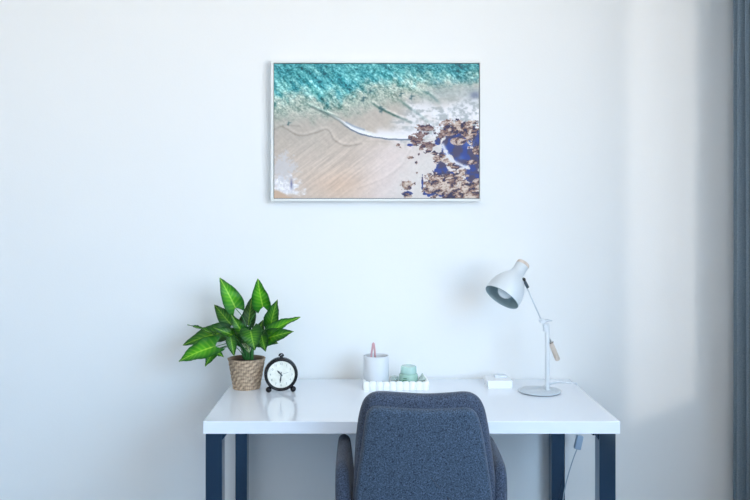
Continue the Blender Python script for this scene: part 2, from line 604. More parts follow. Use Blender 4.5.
    foam = np.clip(1 - d / wf, 0, 1) ** 0.6 * (sg < 0) * sstep(0.1, 0.35, al)
    c = mix(c, col(240, 242, 246) + (fine[..., None] - .5) * 30, np.clip(foam * 1.3, 0, 0.96))
    c = mix(c, col(78, 100, 128), np.exp(-((d - 2) / 2.6) ** 2) * sstep(0.25, 0.45, al) * (sg > -.5) * 0.85)
    c = mix(c, col(120, 130, 128), np.exp(-((d - 1) / 2.6) ** 2) * (1 - sstep(0.3, 0.45, al)) * 0.6)
    sh = np.exp(-((seg_dist(X, Y, [(372, 262), (420, 266), (480, 262), (500, 240)])[0]) / 16) ** 2)
    c = mix(c, col(238, 236, 240), sh * 0.85 * (sg < 0))
    d = seg_dist(X, Y, [(262, 226), (290, 240), (320, 250)])[0]
    c = mix(c, col(120, 142, 168), np.exp(-(d / 3) ** 2) * 0.6)
    # old swash lines on the sand
    for pts, dk in (([(55, 240), (110, 268), (160, 262), (200, 250), (225, 285), (265, 302), (312, 296)], 22), ([(28, 250), (60, 236), (110, 238)], 14),
                    ([(300, 440), (380, 410), (440, 370), (470, 320)], 10), ([(310, 290), (350, 286), (400, 290)], 8)):
        d, al, sg = seg_dist(X + 5 * (mid - .5), Y + 8 * (big - .5), pts)
        c = c - (np.exp(-(d / 3.5) ** 2) * dk)[..., None] + (np.exp(-((d - 7) / 5) ** 2) * (sg < 0) * dk * .5)[..., None]
    # wet pale beach between the rocks
    pale = sstep(400, 540, X + 0.5 * (Y - 350) + 60 * (mid - .5)) * sstep(240, 310, Y)
    c = mix(c, col(220, 216, 214) + (fine[..., None] - .5) * 16, 0.75 * pale)
    # foam at the lower left
    d = np.hypot((X - 62) / 66, (Y - 432 + 0.25 * (62 - X)) / 40) + 1.3 * (fbm(X / 16, Y / 12, 81, 4) - .5)
    c = mix(c, col(232, 230, 234) + (fbm(X / 5, Y / 5, 79, 3)[..., None] - .5) * 60, (1 - sstep(0.6, 1.1, d)) * 0.95)
    d = np.hypot((X - 55) / 50, (Y - 375) / 55) + 1.8 * (fbm(X / 9, Y / 9, 83, 4, 0.7) - .5)
    c = mix(c, col(206, 206, 212), (1 - sstep(0.5, 1.0, d)) * 0.7)
    c = mix(c, col(205, 178, 156), sstep(0, 12, (Y - 436) - 0.55 * (X - 28) + 12 * (mid - .5)) * (X < 110))
    c = mix(c, col(110, 112, 150), np.exp(-(((X - 84) / 4) ** 2 + ((Y - 428) / 16) ** 2)) * 0.85)
    # boulders
    rn = fbm(X / 17, Y / 13, 91, 4, 0.6)
    R1 = [(500, 270, 14, 12), (530, 300, 14, 12), (575, 335, 14, 10), (600, 365, 16, 9), (520, 262, 10, 6), (520, 243, 26, 12), (490, 288, 22, 17), (478, 276, 12, 12), (512, 305, 15, 10), (530, 318, 14, 9), (548, 326, 14, 9), (560, 345, 20, 13),
          (585, 352, 16, 12), (612, 372, 26, 8), (640, 384, 14, 6), (468, 341, 10, 6), (430, 301, 8, 5), (437, 307, 5, 4), (490, 357, 4, 5), (492, 392, 4, 4),
          (497, 330, 5, 7), (543, 300, 10, 6), (620, 246, 66, 26), (660, 262, 40, 26), (590, 262, 30, 14), (570, 270, 16, 12), (625, 288, 40, 20),
          (688, 318, 26, 24), (670, 356, 26, 12), (560, 425, 46, 36), (600, 415, 50, 34), (580, 445, 50, 30), (540, 440, 26, 26), (650, 440, 46, 34), (620, 460, 60, 26),
          (690, 425, 30, 26), (680, 465, 20, 16), (460, 432, 18, 17), (458, 462, 14, 11), (484, 424, 4, 9), (530, 448, 22, 18), (655, 400, 12, 6), (640, 232, 40, 12)]
    dist = np.full(X.shape, 9.0)
    for x, y, rx, ry in R1:
        dist = np.minimum(dist, np.hypot((X - x) / rx, (Y - y) / ry))
    rock = 1 - sstep(0.90, 1.04, dist + 1.9 * (fbm(X / 12, Y / 9, 93, 4, 0.7) - 0.5) + 0.5 * (rn - 0.5))
    SH = [(622, 300, 46, 40), (650, 335, 42, 36), (600, 300, 26, 26), (685, 300, 14, 40), (570, 376, 24, 20), (600, 392, 14, 6), (676, 400, 24, 36), (640, 365, 20, 8),
          (535, 456, 24, 12), (575, 458, 30, 10), (509, 420, 3, 24), (462, 458, 16, 8), (672, 350, 26, 30), (585, 296, 14, 14), (470, 300, 10, 4), (560, 288, 10, 12)]
    ds = np.full(X.shape, 9.0)
    for x, y, rx, ry in SH:
        ds = np.minimum(ds, np.hypot((X - x) / rx, (Y - y) / ry))
    shade = 1 - sstep(0.90, 1.06, ds + 1.3 * (fbm(X / 15, Y / 11, 95, 4, 0.65) - 0.5))
    white_gap = np.exp(-(seg_dist(X, Y, [(575, 300), (600, 345), (640, 368), (655, 372)])[0] / 6) ** 2)
    bl = mix(col(36, 62, 142), col(66, 62, 96), sstep(0.4, 0.6, fbm(X / 24, Y / 24, 97, 3)))
    bl = mix(bl, col(60, 110, 205), np.exp(-(((X - 664) / 16) ** 2 + ((Y - 296) / 12) ** 2)) * 0.9 + 0.6 * np.exp(-(((X - 635) / 12) ** 2 + ((Y - 342) / 8) ** 2)))
    c = mix(c, bl, shade * 0.95)
    c = mix(c, col(226, 228, 236), white_gap * 0.95)
    rf = fbm((X + 16 * (mid - .5)) / 13 + Y / 26 + 3 * big, (Y + 22 * (big - .5)) / 8, 101, 5, 0.72)
    rc = mix(col(64, 44, 58), col(150, 118, 104), sstep(0.36, 0.5, rf))
    rc = mix(rc, col(216, 200, 188), sstep(0.49, 0.64, rf))
    dark_cl = np.exp(-(((X - 520) / 70) ** 2 + ((Y - 275) / 50) ** 2))
    rc = mix(rc, col(96, 66, 74), 0.55 * dark_cl)
    rock2 = rock * (1 - shade * (dist > 0.65) * 0.95)
    c = mix(c, rc, rock2 * 0.97)
    lowr = np.clip(rock, 0, 1) * (rf < 0.40)
    c = mix(c, col(40, 48, 96), lowr * 0.6)
    # dark patch and swimmers
    c = mix(c, col(96, 108, 140), np.exp(-(((X - 680) / 14) ** 2 + ((Y - 138) / 12) ** 2)) * 0.85 * (0.5 + mid))
    for x, y, s in ((318, 150, 1.3), (377, 186, 1.2), (440, 135, 1), (474, 144, 1.1), (75, 230, .8), (340, 126, .9), (372, 178, .8)):
        for dx, dy, rx, ry in ((0, 0, 2.3, 8), (3, -3, 7, 2.2), (-4, 4, 3, 3)):
            c = mix(c, col(52, 92, 100), np.exp(-(((X - x - dx * s) / (rx * s)) ** 2 + ((Y - y - dy * s) / (ry * s)) ** 2)) * 0.75)
    return np.clip(118 + (c * 0.95 - 118) * 1.08, 8, 246)


def picture():
    p0, p1 = at(270.8, 60.9, FY - 0.002), at(481.2, 201.2, FY - 0.002)     # outer corners of the frame
    x0, x1, z1, z0 = p0.x, p1.x, p0.z, p1.z
    root = thing('framed_picture', 'white framed aerial beach print on the wall above the desk', 'picture', ((x0 + x1) / 2, 2.99, z0))
    q0, q1 = at(273.5, 63.0, FY), at(479.7, 198.7, FY)
    a0, a1, c1, c0 = q0.x, q1.x, q0.z, q1.z
    yf, yb = FY - 0.003, 2.998
    bm = bmesh.new()
    box(x0, a0, yf, yb, z0, z1, 0.0008, 1, bm)
    box(a1, x1, yf, yb, z0, z1, 0.0008, 1, bm)
    box(a0, a1, yf, yb, c1, z1, 0.0008, 1, bm)
    box(a0, a1, yf, yb, z0, c0, 0.0008, 1, bm)
    obj('picture_frame', bm, M['frame'], root)
    obj('backing_board', box(a0, a1, FY + 0.008, FY + 0.014, c0, c1), M['dark_gap'], root)
    g = 0.0022
    a0, a1, c0, c1 = a0 + g, a1 - g, c0 + g, c1 - g
    nx, ny = 560, 372
    cols = beach(nx, ny) / 255.0
    cl = np.where(cols > 0.04045, ((cols + 0.055) / 1.055) ** 2.4, cols / 12.92)
    me = bpy.data.meshes.new('print')
    X, Z = np.meshgrid(np.linspace(a0, a1, nx), np.linspace(c1, c0, ny))
    co = np.stack([X, np.full_like(X, FY + 0.002), Z], -1).reshape(-1, 3)
    idx = np.arange(nx * ny).reshape(ny, nx)
    f = np.stack([idx[:-1, :-1], idx[1:, :-1], idx[1:, 1:], idx[:-1, 1:]], -1).reshape(-1, 4)
    me.vertices.add(nx * ny)
    me.vertices.foreach_set('co', co.ravel())
    me.loops.add(f.size)
    me.loops.foreach_set('vertex_index', f.ravel())
    me.polygons.add(len(f))
    me.polygons.foreach_set('loop_start', np.arange(0, f.size, 4))
    me.polygons.foreach_set('loop_total', np.full(len(f), 4))
    me.update(calc_edges=True)
    at_ = me.color_attributes.new('Col', 'FLOAT_COLOR', 'POINT')
    at_.data.foreach_set('color', np.concatenate([cl.reshape(-1, 3), np.ones((nx * ny, 1))], 1).ravel())
    o = bpy.data.objects.new('print', me)
    C.objects.link(o)
    me.materials.append(M['print'])
    o.parent = root
    o.matrix_parent_inverse = root.matrix_basis.inverted()
    o['label'] = 'printed view of turquoise surf, pale sand and brown rocks'


picture()

# ------------------------------------------------------------------ potted plant
PX, PY = -0.400, 2.842
plant = thing('potted_plant', 'green arrowhead leaf plant in a woven straw pot on the desk', 'potted plant', (PX, PY, DZ))


def pot():
    bm = bmesh.new()
    lay = bm.verts.layers.float_color.new('Col')
    seg, rows, H = 220, 84, 0.102
    rb, rt = 0.0435, 0.0605
    rings = []
    for j in range(rows + 1):
        v = j / rows
        ring = []
        for i in range(seg):
            th = 2 * PI * i / seg
            slope = 0.35 * math.sin(th * 2 + 1) + 0.22 * math.sin(th * 5 + 3 * v)
            k = v * 9 + slope
            fr = k % 1.0
            lump = math.sqrt(max(0, 1 - (2 * fr - 1) ** 2))
            tw = 0.5 + 0.5 * math.sin(th * 12 - fr * 4.0 + int(k) * 2.1 + 0.8 * math.sin(th * 7 + int(k)))
            rnd = 0.5 + 0.5 * math.sin(th * 13.0 + int(k) * 4.7 + math.sin(th * 29 + int(k)) * 1.5)
            r = rb + (rt - rb) * v + 0.0018 * lump + 0.0012 * tw + 0.0007 * rnd
            if v > 0.95:
                r += 0.0012
            x = bm.verts.new((PX + r * math.cos(th), PY + r * math.sin(th), DZ + 0.0005 + v * H))
            sh = 0.10 + 0.34 * tw + 0.36 * rnd + 0.42 * lump  # straw tone varies; shade in the gaps between rows painted in as darker colour
            cA, cB = Vector(lin(92, 72, 54)[:3]), Vector(lin(206, 180, 152)[:3])
            cc = cA.lerp(cB, min(1, max(0, sh - 0.18)))
            x[lay] = (*cc, 1)
            ring.append(x)
        rings.append(ring)
    for a, b in zip(rings, rings[1:]):
        for i in range(seg):
            bm.faces.new((a[i], a[(i + 1) % seg], b[(i + 1) % seg], b[i]))
    bm.faces.new(rings[0][::-1])
    top = rings[-1]
    z = DZ + H
    prev = top
    dk = (*lin(120, 98, 78)[:3], 1)
    for r, zz in ((rt - 0.004, z + 0.001), (rt - 0.006, z - 0.012), (0.05, z - 0.03)):
        cur = []
        for i in range(seg):
            th = 2 * PI * i / seg
            v = bm.verts.new((PX + r * math.cos(th), PY + r * math.sin(th), zz))
            v[lay] = dk
            cur.append(v)
        for i in range(seg):
            bm.faces.new((prev[i], prev[(i + 1) % seg], cur[(i + 1) % seg], cur[i]))
        prev = cur
    bmesh.ops.recalc_face_normals(bm, faces=bm.faces[:])
    obj('pot', bm, M['straw'], plant, smooth=True)
    so = bmesh.new()
    lathe([(0.0, z - 0.004), (0.03, z - 0.006), (0.0535, z - 0.013)], 40, Matrix.Translation((PX, PY, 0)), so)
    obj('soil', so, M['soil'], plant, smooth=True)


pot()


def leaf(tip, base, root, W, tone=0.5, nrm=(0, -1, 0.25), lobe=0.22, droop=0.12, fold=0.25, roll=0.0, specks=False):
    tip, base, root = Vector(tip), Vector(base), Vector(root)
    d = (tip - base)
    Ln = d.length
    d.normalize()
    n = Vector(nrm)
    n = (n - d * n.dot(d)).normalized()
    n = Matrix.Rotation(roll, 3, d) @ n
    s = d.cross(n).normalized()
    bm = bmesh.new()
    lay = bm.verts.layers.float_color.new('Col')
    nt, ns = 44, 10
    dark = np.array(lin(2, 38, 10)[:3])
    green = np.array(lin(10, 94, 10)[:3])
    bright = np.array(lin(78, 172, 4)[:3])
    vein = np.array(lin(168, 216, 70)[:3])
    rows = []
    ph = random.random() * 6
    for i in range(nt + 1):
        t = i / nt
        # half width: rounded shoulder near the base, long point at the tip
        w = W * 0.5 * (math.sin(PI * min(1, (t * 0.93 + 0.07)) ** 0.72) ** 0.8) * (1 - 0.28 * t ** 2.2)
        if t > 0.995:
            w = 0.0004
        row = []
        for k in range(-ns, ns + 1):
            u = k / ns
            au = abs(u)
            back = lobe * Ln * (au ** 1.3) * (1 - t) ** 2.4
            pos = base + d * (t * Ln - back) + s * (u * w * (1 + 0.22 * (1 - t) ** 3))
            z = fold * au * w - droop * Ln * (t - 0.45) ** 2 * 1.6 + 0.0022 * math.sin(t * 17 + ph + u * 2) * au
            z += 0.0007 * math.sin((t * 9 - au * 1.6) * 2 * PI) * au
            v = bm.verts.new(pos + n * z)
            vv = (t * 8.5 - au * 2.0)
            lat = math.exp(-((vv - round(vv)) / 0.13) ** 2) * (1 - 0.55 * au) * sstep(0.0, .12, np.array(1 - t)).item()
            mid = math.exp(-(u * w / 0.0011) ** 2)
            zone = max(0, 1 - (au / 0.85) ** 1.6) * max(0.0, math.sin(PI * min(1, t * 0.95 + 0.06)))
            cc = dark * (1 - tone) + green * tone
            cc = cc * (1 - zone * tone) + bright * zone * tone
            vamt = min(1, 0.55 * lat * (0.25 + 0.75 * zone) + 0.8 * mid)
            vamt *= 0.35 + 0.65 * tone
            cc = cc * (1 - vamt) + vein * vamt
            if specks:
                q = math.sin(u * 23 + t * 31) * math.sin(u * 9 - t * 37 + 2)
                if q > 0.45 and 0.3 < t < 0.95:
                    cc = np.array(lin(214, 226, 186)[:3])
            v[lay] = (*[float(x) for x in cc], 1)
            row.append(v)
        rows.append(row)
    for a, b in zip(rows, rows[1:]):
        for k in range(2 * ns):
            bm.faces.new((a[k], a[k + 1], b[k + 1], b[k]))
    o = obj('leaf', bm, M['leaf'], plant, smooth=True)
    sol = o.modifiers.new('thick', 'SOLIDIFY')
    sol.thickness = 0.0006
    # petiole
    p0 = rows[0][ns]
    b0 = base + n * (-droop * Ln * 0.45 ** 2 * 1.6 - 0.0012)
    mid1 = root.lerp(b0, 0.45) + Vector((0, 0, 0.25 * (b0 - root).length))
    mid1.x = root.x + (b0.x - root.x) * 0.35
    obj('petiole', tube(spline([root, mid1, b0, b0 + d * 0.012], 6), 0.0013, 8), M['stem'], plant, smooth=True)
    return o


def pl(cx, cy, Y):       # measured on a 5x enlargement whose corner is (175, 275)
    return at(175 + cx / 5, 275 + cy / 5, Y)


R0 = lambda dx=0, dy=0: (PX + dx, PY + dy, DZ + 0.099)
LV = [
    # tip, base, width, tone, normal, kwargs
    ((226, 14, 2.83), (304, 165, 2.84), 0.066, 0.95, (0.25, -1, 0.1), dict(lobe=0.20, roll=0.15)),
    ((412, 20, 2.80), (438, 160, 2.82), 0.062, 1.00, (-0.2, -1, 0.1), dict(lobe=0.22)),
    ((508, 124, 2.80), (474, 268, 2.82), 0.056, 0.40, (-0.3, -1, 0.35), dict(lobe=0.06, fold=0.15)),
    ((622, 205, 2.78), (456, 292, 2.80), 0.044, 0.80, (-0.2, -0.8, 0.8), dict(lobe=0.1, fold=0.4)),
    ((588, 280, 2.75), (440, 322, 2.80), 0.056, 0.42, (0.1, -1, 0.5), dict(lobe=0.25)),
    ((196, 148, 2.87), (282, 250, 2.86), 0.052, 0.35, (0.2, -1, 0.1), dict(lobe=0.15)),
    ((64, 246, 2.74), (205, 296, 2.80), 0.022, 0.22, (0.1, -0.5, 1), dict(lobe=0.05, fold=0.5, droop=0.05)),
    ((36, 342, 2.80), (262, 278, 2.84), 0.068, 0.40, (0, -0.9, 0.6), dict(lobe=0.12, droop=0.2)),
    ((15, 426, 2.74), (200, 352, 2.76), 0.076, 0.82, (-0.05, -0.9, 0.8), dict(lobe=0.22, droop=0.15)),
    ((384, 106, 2.90), (366, 250, 2.87), 0.046, 0.12, (0, -1, 0), dict(lobe=0.1)),
    ((282, 200, 2.80), (345, 300, 2.81), 0.042, 0.35, (0.1, -1, 0.2), dict(lobe=0.2)),
    ((398, 372, 2.74), (376, 272, 2.77), 0.070, 0.35, (0, -1, 0.6), dict(lobe=0.25, droop=0.3)),
    ((296, 406, 2.76), (278, 312, 2.77), 0.034, 0.30, (0.1, -1, 0.3), dict(lobe=0.15)),
    ((372, 392, 2.755), (352, 318, 2.775), 0.030, 0.15, (0, -1, 0.2), dict(lobe=0.2, specks=True)),
    ((452, 382, 2.77), (432, 300, 2.79), 0.042, 0.28, (-0.2, -1, 0.3), dict(lobe=0.2)),
    ((150, 456, 2.80), (200, 372, 2.82), 0.034, 0.55, (0, -0.9, 0.4), dict(lobe=0.1)),
    ((242, 408, 2.765), (190, 372, 2.80), 0.026, 0.7, (0, -0.9, 0.6), dict(lobe=0.1)),
    ((196, 262, 2.79), (330, 318, 2.83), 0.046, 0.30, (0, -0.9, 0.5), dict(lobe=0.15)),
    ((345, 180, 2.92), (330, 300, 2.88), 0.036, 0.10, (0, -1, 0), dict(lobe=0.1)),
    ((520, 340, 2.90), (420, 320, 2.86), 0.036, 0.20, (0, -1, 0.4), dict(lobe=0.15)),
    ((300, 350, 2.88), (350, 260, 2.86), 0.050, 0.12, (0, -1, 0.1), dict(lobe=0.2)),
    ((440, 225, 2.86), (400, 330, 2.85), 0.046, 0.20, (0, -1, 0.1), dict(lobe=0.2)),
    ((250, 262, 2.90), (345, 330, 2.87), 0.050, 0.15, (0, -1, 0.3), dict(lobe=0.2)),
]
for i, (t_, b_, w_, tone, nr, kw) in enumerate(LV):
    leaf(pl(*t_), pl(*b_), R0(0.012 * math.cos(i * 2.4), 0.012 * math.sin(i * 2.4)), w_, tone, nr, **kw)
for i in range(9):
    th = i * 0.7
    x, y = PX + 0.006 + 0.014 * math.cos(th), PY + 0.012 * math.sin(th)
    obj('stem', tube(spline([(x, y, DZ + 0.094), (x + 0.001, y, DZ + 0.112), (x + 0.003 * math.cos(th), y - 0.002, DZ + 0.142)], 4), 0.0032, 8), M['stem'], plant, smooth=True)

# ------------------------------------------------------------------ alarm clock
def clock():
    ctr = Vector(((281 - VX) * 2.777 / FPX, 2.777, 0.8105))
    root = thing('alarm_clock', 'small round black twin-foot alarm clock beside the plant pot', 'clock', (ctr.x, ctr.y, DZ))
    yaw = math.radians(9)
    # local z of the body points to the viewer
    B = Matrix.Translation(ctr) @ Matrix.Rotation(yaw, 4, 'Z') @ Matrix.Rotation(math.radians(90 + 3), 4, 'X')
    R = 0.0563
    obj('case', lathe([(0, -0.026), (R - 0.012, -0.026), (R - 0.003, -0.02), (R - 0.0005, -0.008), (R - 0.0005, 0.004), (R - 0.001, 0.010), (R - 0.004, 0.0135),
                       (R - 0.008, 0.013), (R - 0.0105, 0.010), (R - 0.0112, 0.006), (0, 0.006)], 72, B), M['black_metal'], root, smooth=True, angle=60)
    face = obj('clock_face', lathe([(0, 0.0075), (R - 0.0113, 0.0075), (R - 0.0113, 0.0062), (0, 0.0062)], 72, B), M['clock_face'], root)

    def flat(pts, z, name, m, th=0.0004):
        bm = bmesh.new()
        lo = [bm.verts.new(B @ Vector((x, y, z))) for x, y in pts]
        hi = [bm.verts.new(B @ Vector((x, y, z + th))) for x, y in pts]
        bm.faces.new(lo)
        bm.faces.new(hi)
        for i in range(len(lo)):
            j = (i + 1) % len(lo)
            bm.faces.new((lo[i], lo[j], hi[j], hi[i]))
        bmesh.ops.recalc_face_normals(bm, faces=bm.faces[:])
        return obj(name, bm, m, root)

    def hand(deg, L, w, tail, name, m, z):
        a = math.radians(90 - deg)
        d, s = Vector((math.cos(a), math.sin(a))), Vector((-math.sin(a), math.cos(a)))
        P = [-d * tail + s * w * 0.4, -d * tail - s * w * 0.4, -s * w * 0.5, d * L * 0.6 - s * w, d * L, d * L * 0.6 + s * w, s * w * 0.5]
        flat([(p.x, p.y) for p in P], z, name, m)
    hand(317, 0.021, 0.0030, 0.007, 'hour_hand', M['ink'], 0.0079)
    hand(187, 0.030, 0.0027, 0.009, 'minute_hand', M['ink'], 0.0084)
    hand(72, 0.032, 0.0006, 0.010, 'second_hand', M['ink_pale'], 0.0089)
    obj('hand_pin', lathe([(0, 0.0093), (0.0022, 0.0093), (0.0022, 0.0076), (0, 0.0076)], 16, B), M['ink'], root)
    # numerals
    for h in range(1, 13):
        cu = bpy.data.curves.new('numeral', 'FONT')
        cu.body = str(h)
        cu.size = 0.0105
        cu.align_x = 'CENTER'
        cu.align_y = 'CENTER'
        cu.extrude = 0.0001
        tmp = bpy.data.objects.new('numeral', cu)
        me = bpy.data.meshes.new_from_object(tmp)
        a = math.radians(90 - 30 * h)
        me.transform(B @ Matrix.Translation((0.0355 * math.cos(a), 0.0355 * math.sin(a), 0.0078)))
        me.materials.clear()
        me.materials.append(M['ink_pale'])
        o = bpy.data.objects.new('numeral', me)
        C.objects.link(o)
        o.parent = face
        bpy.data.objects.remove(tmp)
    for sx in (-1, 1):
        p = Vector((ctr.x + sx * 0.0405 * math.cos(yaw), ctr.y + sx * 0.0405 * math.sin(yaw) - 0.002, DZ + 0.0102))
        bm = bmesh.new()
        bmesh.ops.create_uvsphere(bm, u_segments=24, v_segments=16, radius=0.0098, matrix=Matrix.Translation(p))
        q = ctr + (p - ctr) * 0.78
        tube([q, p], 0.004, 12, bm)
        obj('foot', bm, M['black_metal'], root, smooth=True)
    # crown and carrying ring
    top = ctr + Vector((0.001, 0, R))
    obj('crown', lathe([(0, 0.006), (0.004, 0.006), (0.0055, 0.003), (0.0055, -0.003), (0, -0.003)], 20, Matrix.Translation(top)), M['black_metal'], root, smooth=True, angle=50)
    pts = [top + Vector((0.0068 * math.cos(a), -0.001, 0.0050 + 0.0058 * math.sin(a))) for a in np.linspace(-0.3, PI + 0.3, 18)]
    obj('ring', tube(pts, 0.0027, 10), M['black_metal'], root, smooth=True)
    obj('winder', lathe([(0, 0.004), (0.0026, 0.0035), (0.003, 0), (0, -0.002)], 16, Matrix.Translation(top + Vector((0.002, -0.002, 0.007)))), M['chrome'], root, smooth=True)


clock()

# ------------------------------------------------------------------ tray and what stands in it
def tray():
    y0, y1 = 2.800, 2.905
    x0, x1 = (362.8 - VX) * y0 / FPX, (429.2 - VX) * y0 / FPX
    root = thing('tray', 'small white scalloped tray behind the chair on the desk', 'tray', ((x0 + x1) / 2, (y0 + y1) / 2, DZ))
    z0, z1 = DZ, DZ + 0.030
    r = (x1 - x0) / 20
    bm = box(x0 + r, x1 - r, y0 + r, y1 - r, z0, z0 + 0.006)
    obj('tray_base', bm, M['tray'], root)
    ny = 5
    ry = (y1 - y0) / (2 * ny)

    def bead_col(x, y, rx, ry_, top):
        b2 = bmesh.new()
        lathe([(0, z0), (0.93, z0), (1, z0 + 0.002), (1, top - 0.004), (0.8, top - 0.001), (0.5, top), (0, top)], 20, Matrix.Translation((x, y, 0)) @ Matrix.Diagonal((rx, ry_, 1, 1)), b2)
        me = bpy.data.meshes.new('t')
        b2.to_mesh(me)
        b2.free()
        return me
    sides = {'front': [], 'rear': [], 'left': [], 'right': []}
    for i in range(10):
        x = x0 + r * (2 * i + 1)
        sides['front'].append((x, y0 + 0.006, r * 1.04, 0.006))
        sides['rear'].append((x, y1 - 0.006, r * 1.04, 0.006))
    for j in range(ny):
        y = y0 + ry * (2 * j + 1)
        sides['left'].append((x0 + 0.006, y, 0.006, ry * 1.04))
        sides['right'].append((x1 - 0.006, y, 0.006, ry * 1.04))
    for k, lst in sides.items():
        bm = bmesh.new()
        for q in lst:
            me = bead_col(*q, z1)
            bm.from_mesh(me)
            bpy.data.meshes.remove(me)
        obj('fluted_side', bm, M['tray'], root, smooth=True, angle=60)
    return z0 + 0.006


TZ = tray() + 0.0003
cupY = 2.852
cx = (376.1 - VX) * cupY / FPX
top = CAMZ - (355.3 - VY) * cupY / FPX
R = 12.7 * cupY / FPX
cup = thing('pen_cup', 'white cylindrical ceramic pen cup at the left end of the tray', 'cup', (cx, cupY, TZ))
obj('cup_body', lathe([(0, TZ), (R - 0.003, TZ), (R, TZ + 0.003), (R, top - 0.001), (R - 0.001, top), (R - 0.003, top), (R - 0.004, top - 0.001), (R - 0.004, TZ + 0.006), (0, TZ + 0.006)],
                      64, Matrix.Translation((cx, cupY, 0))), M['cup'], cup, smooth=True, angle=50)
# pink tweezers
tw = bmesh.new()
tp = at(373.4, 343.4, cupY + 0.005)
for s in (-1, 1):
    foot = Vector((cx - 0.010 + s * 0.008, cupY + 0.0, TZ + 0.0072))
    m1 = at(373.2 + s * 1.9, 356, cupY + 0.003)
    tube(spline([foot + Vector((s * 0.004, 0, 0)), m1, at(373.4 + s * 1.0, 348, cupY + 0.005), tp + Vector((s * 0.0015, 0, 0))], 6), [0.0036] * 18 + [0.0030], 10, tw)
bmesh.ops.create_uvsphere(tw, u_segments=12, v_segments=8, radius=0.0036, matrix=Matrix.Translation(tp))
tag(obj('tweezers', tw, M['pink'], smooth=True), 'rose pink two-pronged tweezers standing in the white cup', 'tweezers')

# green glass jar
jy = 2.85
jx = (408.5 - VX) * jy / FPX
s_ = jy / FPX
jar = thing('glass_jar', 'pale green glass candle jar with lid, centre of the tray', 'jar', (jx, jy, TZ))
zb, zm, zt = TZ, TZ + 0.042, TZ + 0.068
r1, r2 = 9.4 * s_, 8.0 * s_
JM = Matrix.Translation((jx, jy, 0))
obj('jar_body', lathe([(0, zb), (r1 - 0.003, zb), (r1, zb + 0.003), (r1, zm - 0.006), (r1 - 0.0015, zm - 0.001), (r2 - 0.002, zm), (0, zm)], 48, JM), M['green_wax'], jar, smooth=True, angle=50)
obj('jar_lid', lathe([(0, zm + 0.0003), (r2, zm + 0.0003), (r2 + 0.0006, zm + 0.003), (r2 - 0.0005, zt - 0.003), (r2 - 0.003, zt), (0, zt - 0.001)], 48, JM), M['green_glass'], jar, smooth=True, angle=50)
bm = bmesh.new()
for j, (a0, a1, za, zb_) in enumerate(((-2.25, -1.75, zb + 0.018, zb + 0.024), (-2.2, -1.8, zb + 0.028, zb + 0.031))):
    n = 12
    g = [[bm.verts.new((jx + (r1 + 0.0004) * math.cos(a0 + (a1 - a0) * i / n), jy + (r1 + 0.0004) * math.sin(a0 + (a1 - a0) * i / n), z)) for i in range(n + 1)] for z in (za, zb_)]
    for i in range(n):
        bm.faces.new((g[0][i], g[0][i + 1], g[1][i + 1], g[1][i]))
obj('jar_label', bm, M['label_green'], jar)

# low glass dish and stone pyramid
dy_ = 2.862
dx_ = (393.6 - VX) * dy_ / FPX
rd = 0.0135
tag(obj('votive_glass', lathe([(0, TZ), (rd - 0.001, TZ), (rd, TZ + 0.002), (rd, TZ + 0.028), (rd - 0.001, TZ + 0.029), (rd - 0.002, TZ + 0.028), (rd - 0.002, TZ + 0.004), (0, TZ + 0.004)], 36,
                        Matrix.Translation((dx_ + 0.0035, dy_ + 0.006, 0))), M['dish_glass'], smooth=True, angle=50),
    'small pale glass votive between the cup and green jar', 'glass')
bm = bmesh.new()
py_ = 2.85
pa = at(422.2, 372.6, py_)
xa, xb = at(418.6, 380, py_).x, at(426.4, 380, py_).x
cor = ((xa, py_ - 0.014), (xb, py_ - 0.010), (xb - 0.001, py_ + 0.014), (xa + 0.001, py_ + 0.014))
bs = [bm.verts.new((x, y, TZ)) for x, y in cor]
ms = [bm.verts.new((x, y, TZ + 0.022)) for x, y in cor]
ap = bm.verts.new(pa)
bm.faces.new(bs)
for i in range(4):
    bm.faces.new((bs[i], bs[(i + 1) % 4], ms[(i + 1) % 4], ms[i]))
    bm.faces.new((ms[i], ms[(i + 1) % 4], ap))
bmesh.ops.recalc_face_normals(bm, faces=bm.faces[:])
bmesh.ops.bevel(bm, geom=bm.edges[:], offset=0.0006, segments=1, affect='EDGES')
tag(obj('stone_pyramid', bm, M['stone']), 'small grey-green pointed stone at the right end of the tray', 'ornament')

# ------------------------------------------------------------------ white box with a small lid block
by = 2.832
bx0, bx1 = at(488, 388, by).x, at(512.3, 388, by).x
bz1 = CAMZ - (381 - VY) * by / FPX
bx = thing('gift_box', 'small flat white box lying left of the lamp base', 'box', ((bx0 + bx1) / 2, by + 0.05, DZ))
obj('box_body', box(bx0, bx1, by, by + 0.095, DZ, bz1 - 0.003, 0.0008), M['box'], bx)
obj('box_lid', box(bx0 - 0.0006, bx1 + 0.0006, by - 0.0006, by + 0.0956, bz1 - 0.003, bz1, 0.0008), M['box'], bx)
cz = bz1 + 0.0002
tag(obj('card_box', box(at(495.5, 380, by + 0.04).x, at(507.5, 380, by + 0.04).x, by + 0.05, by + 0.085, cz, cz + 0.008, 0.002), M['box_lid']),
    'tiny pale box resting on top of the flat white box', 'box')

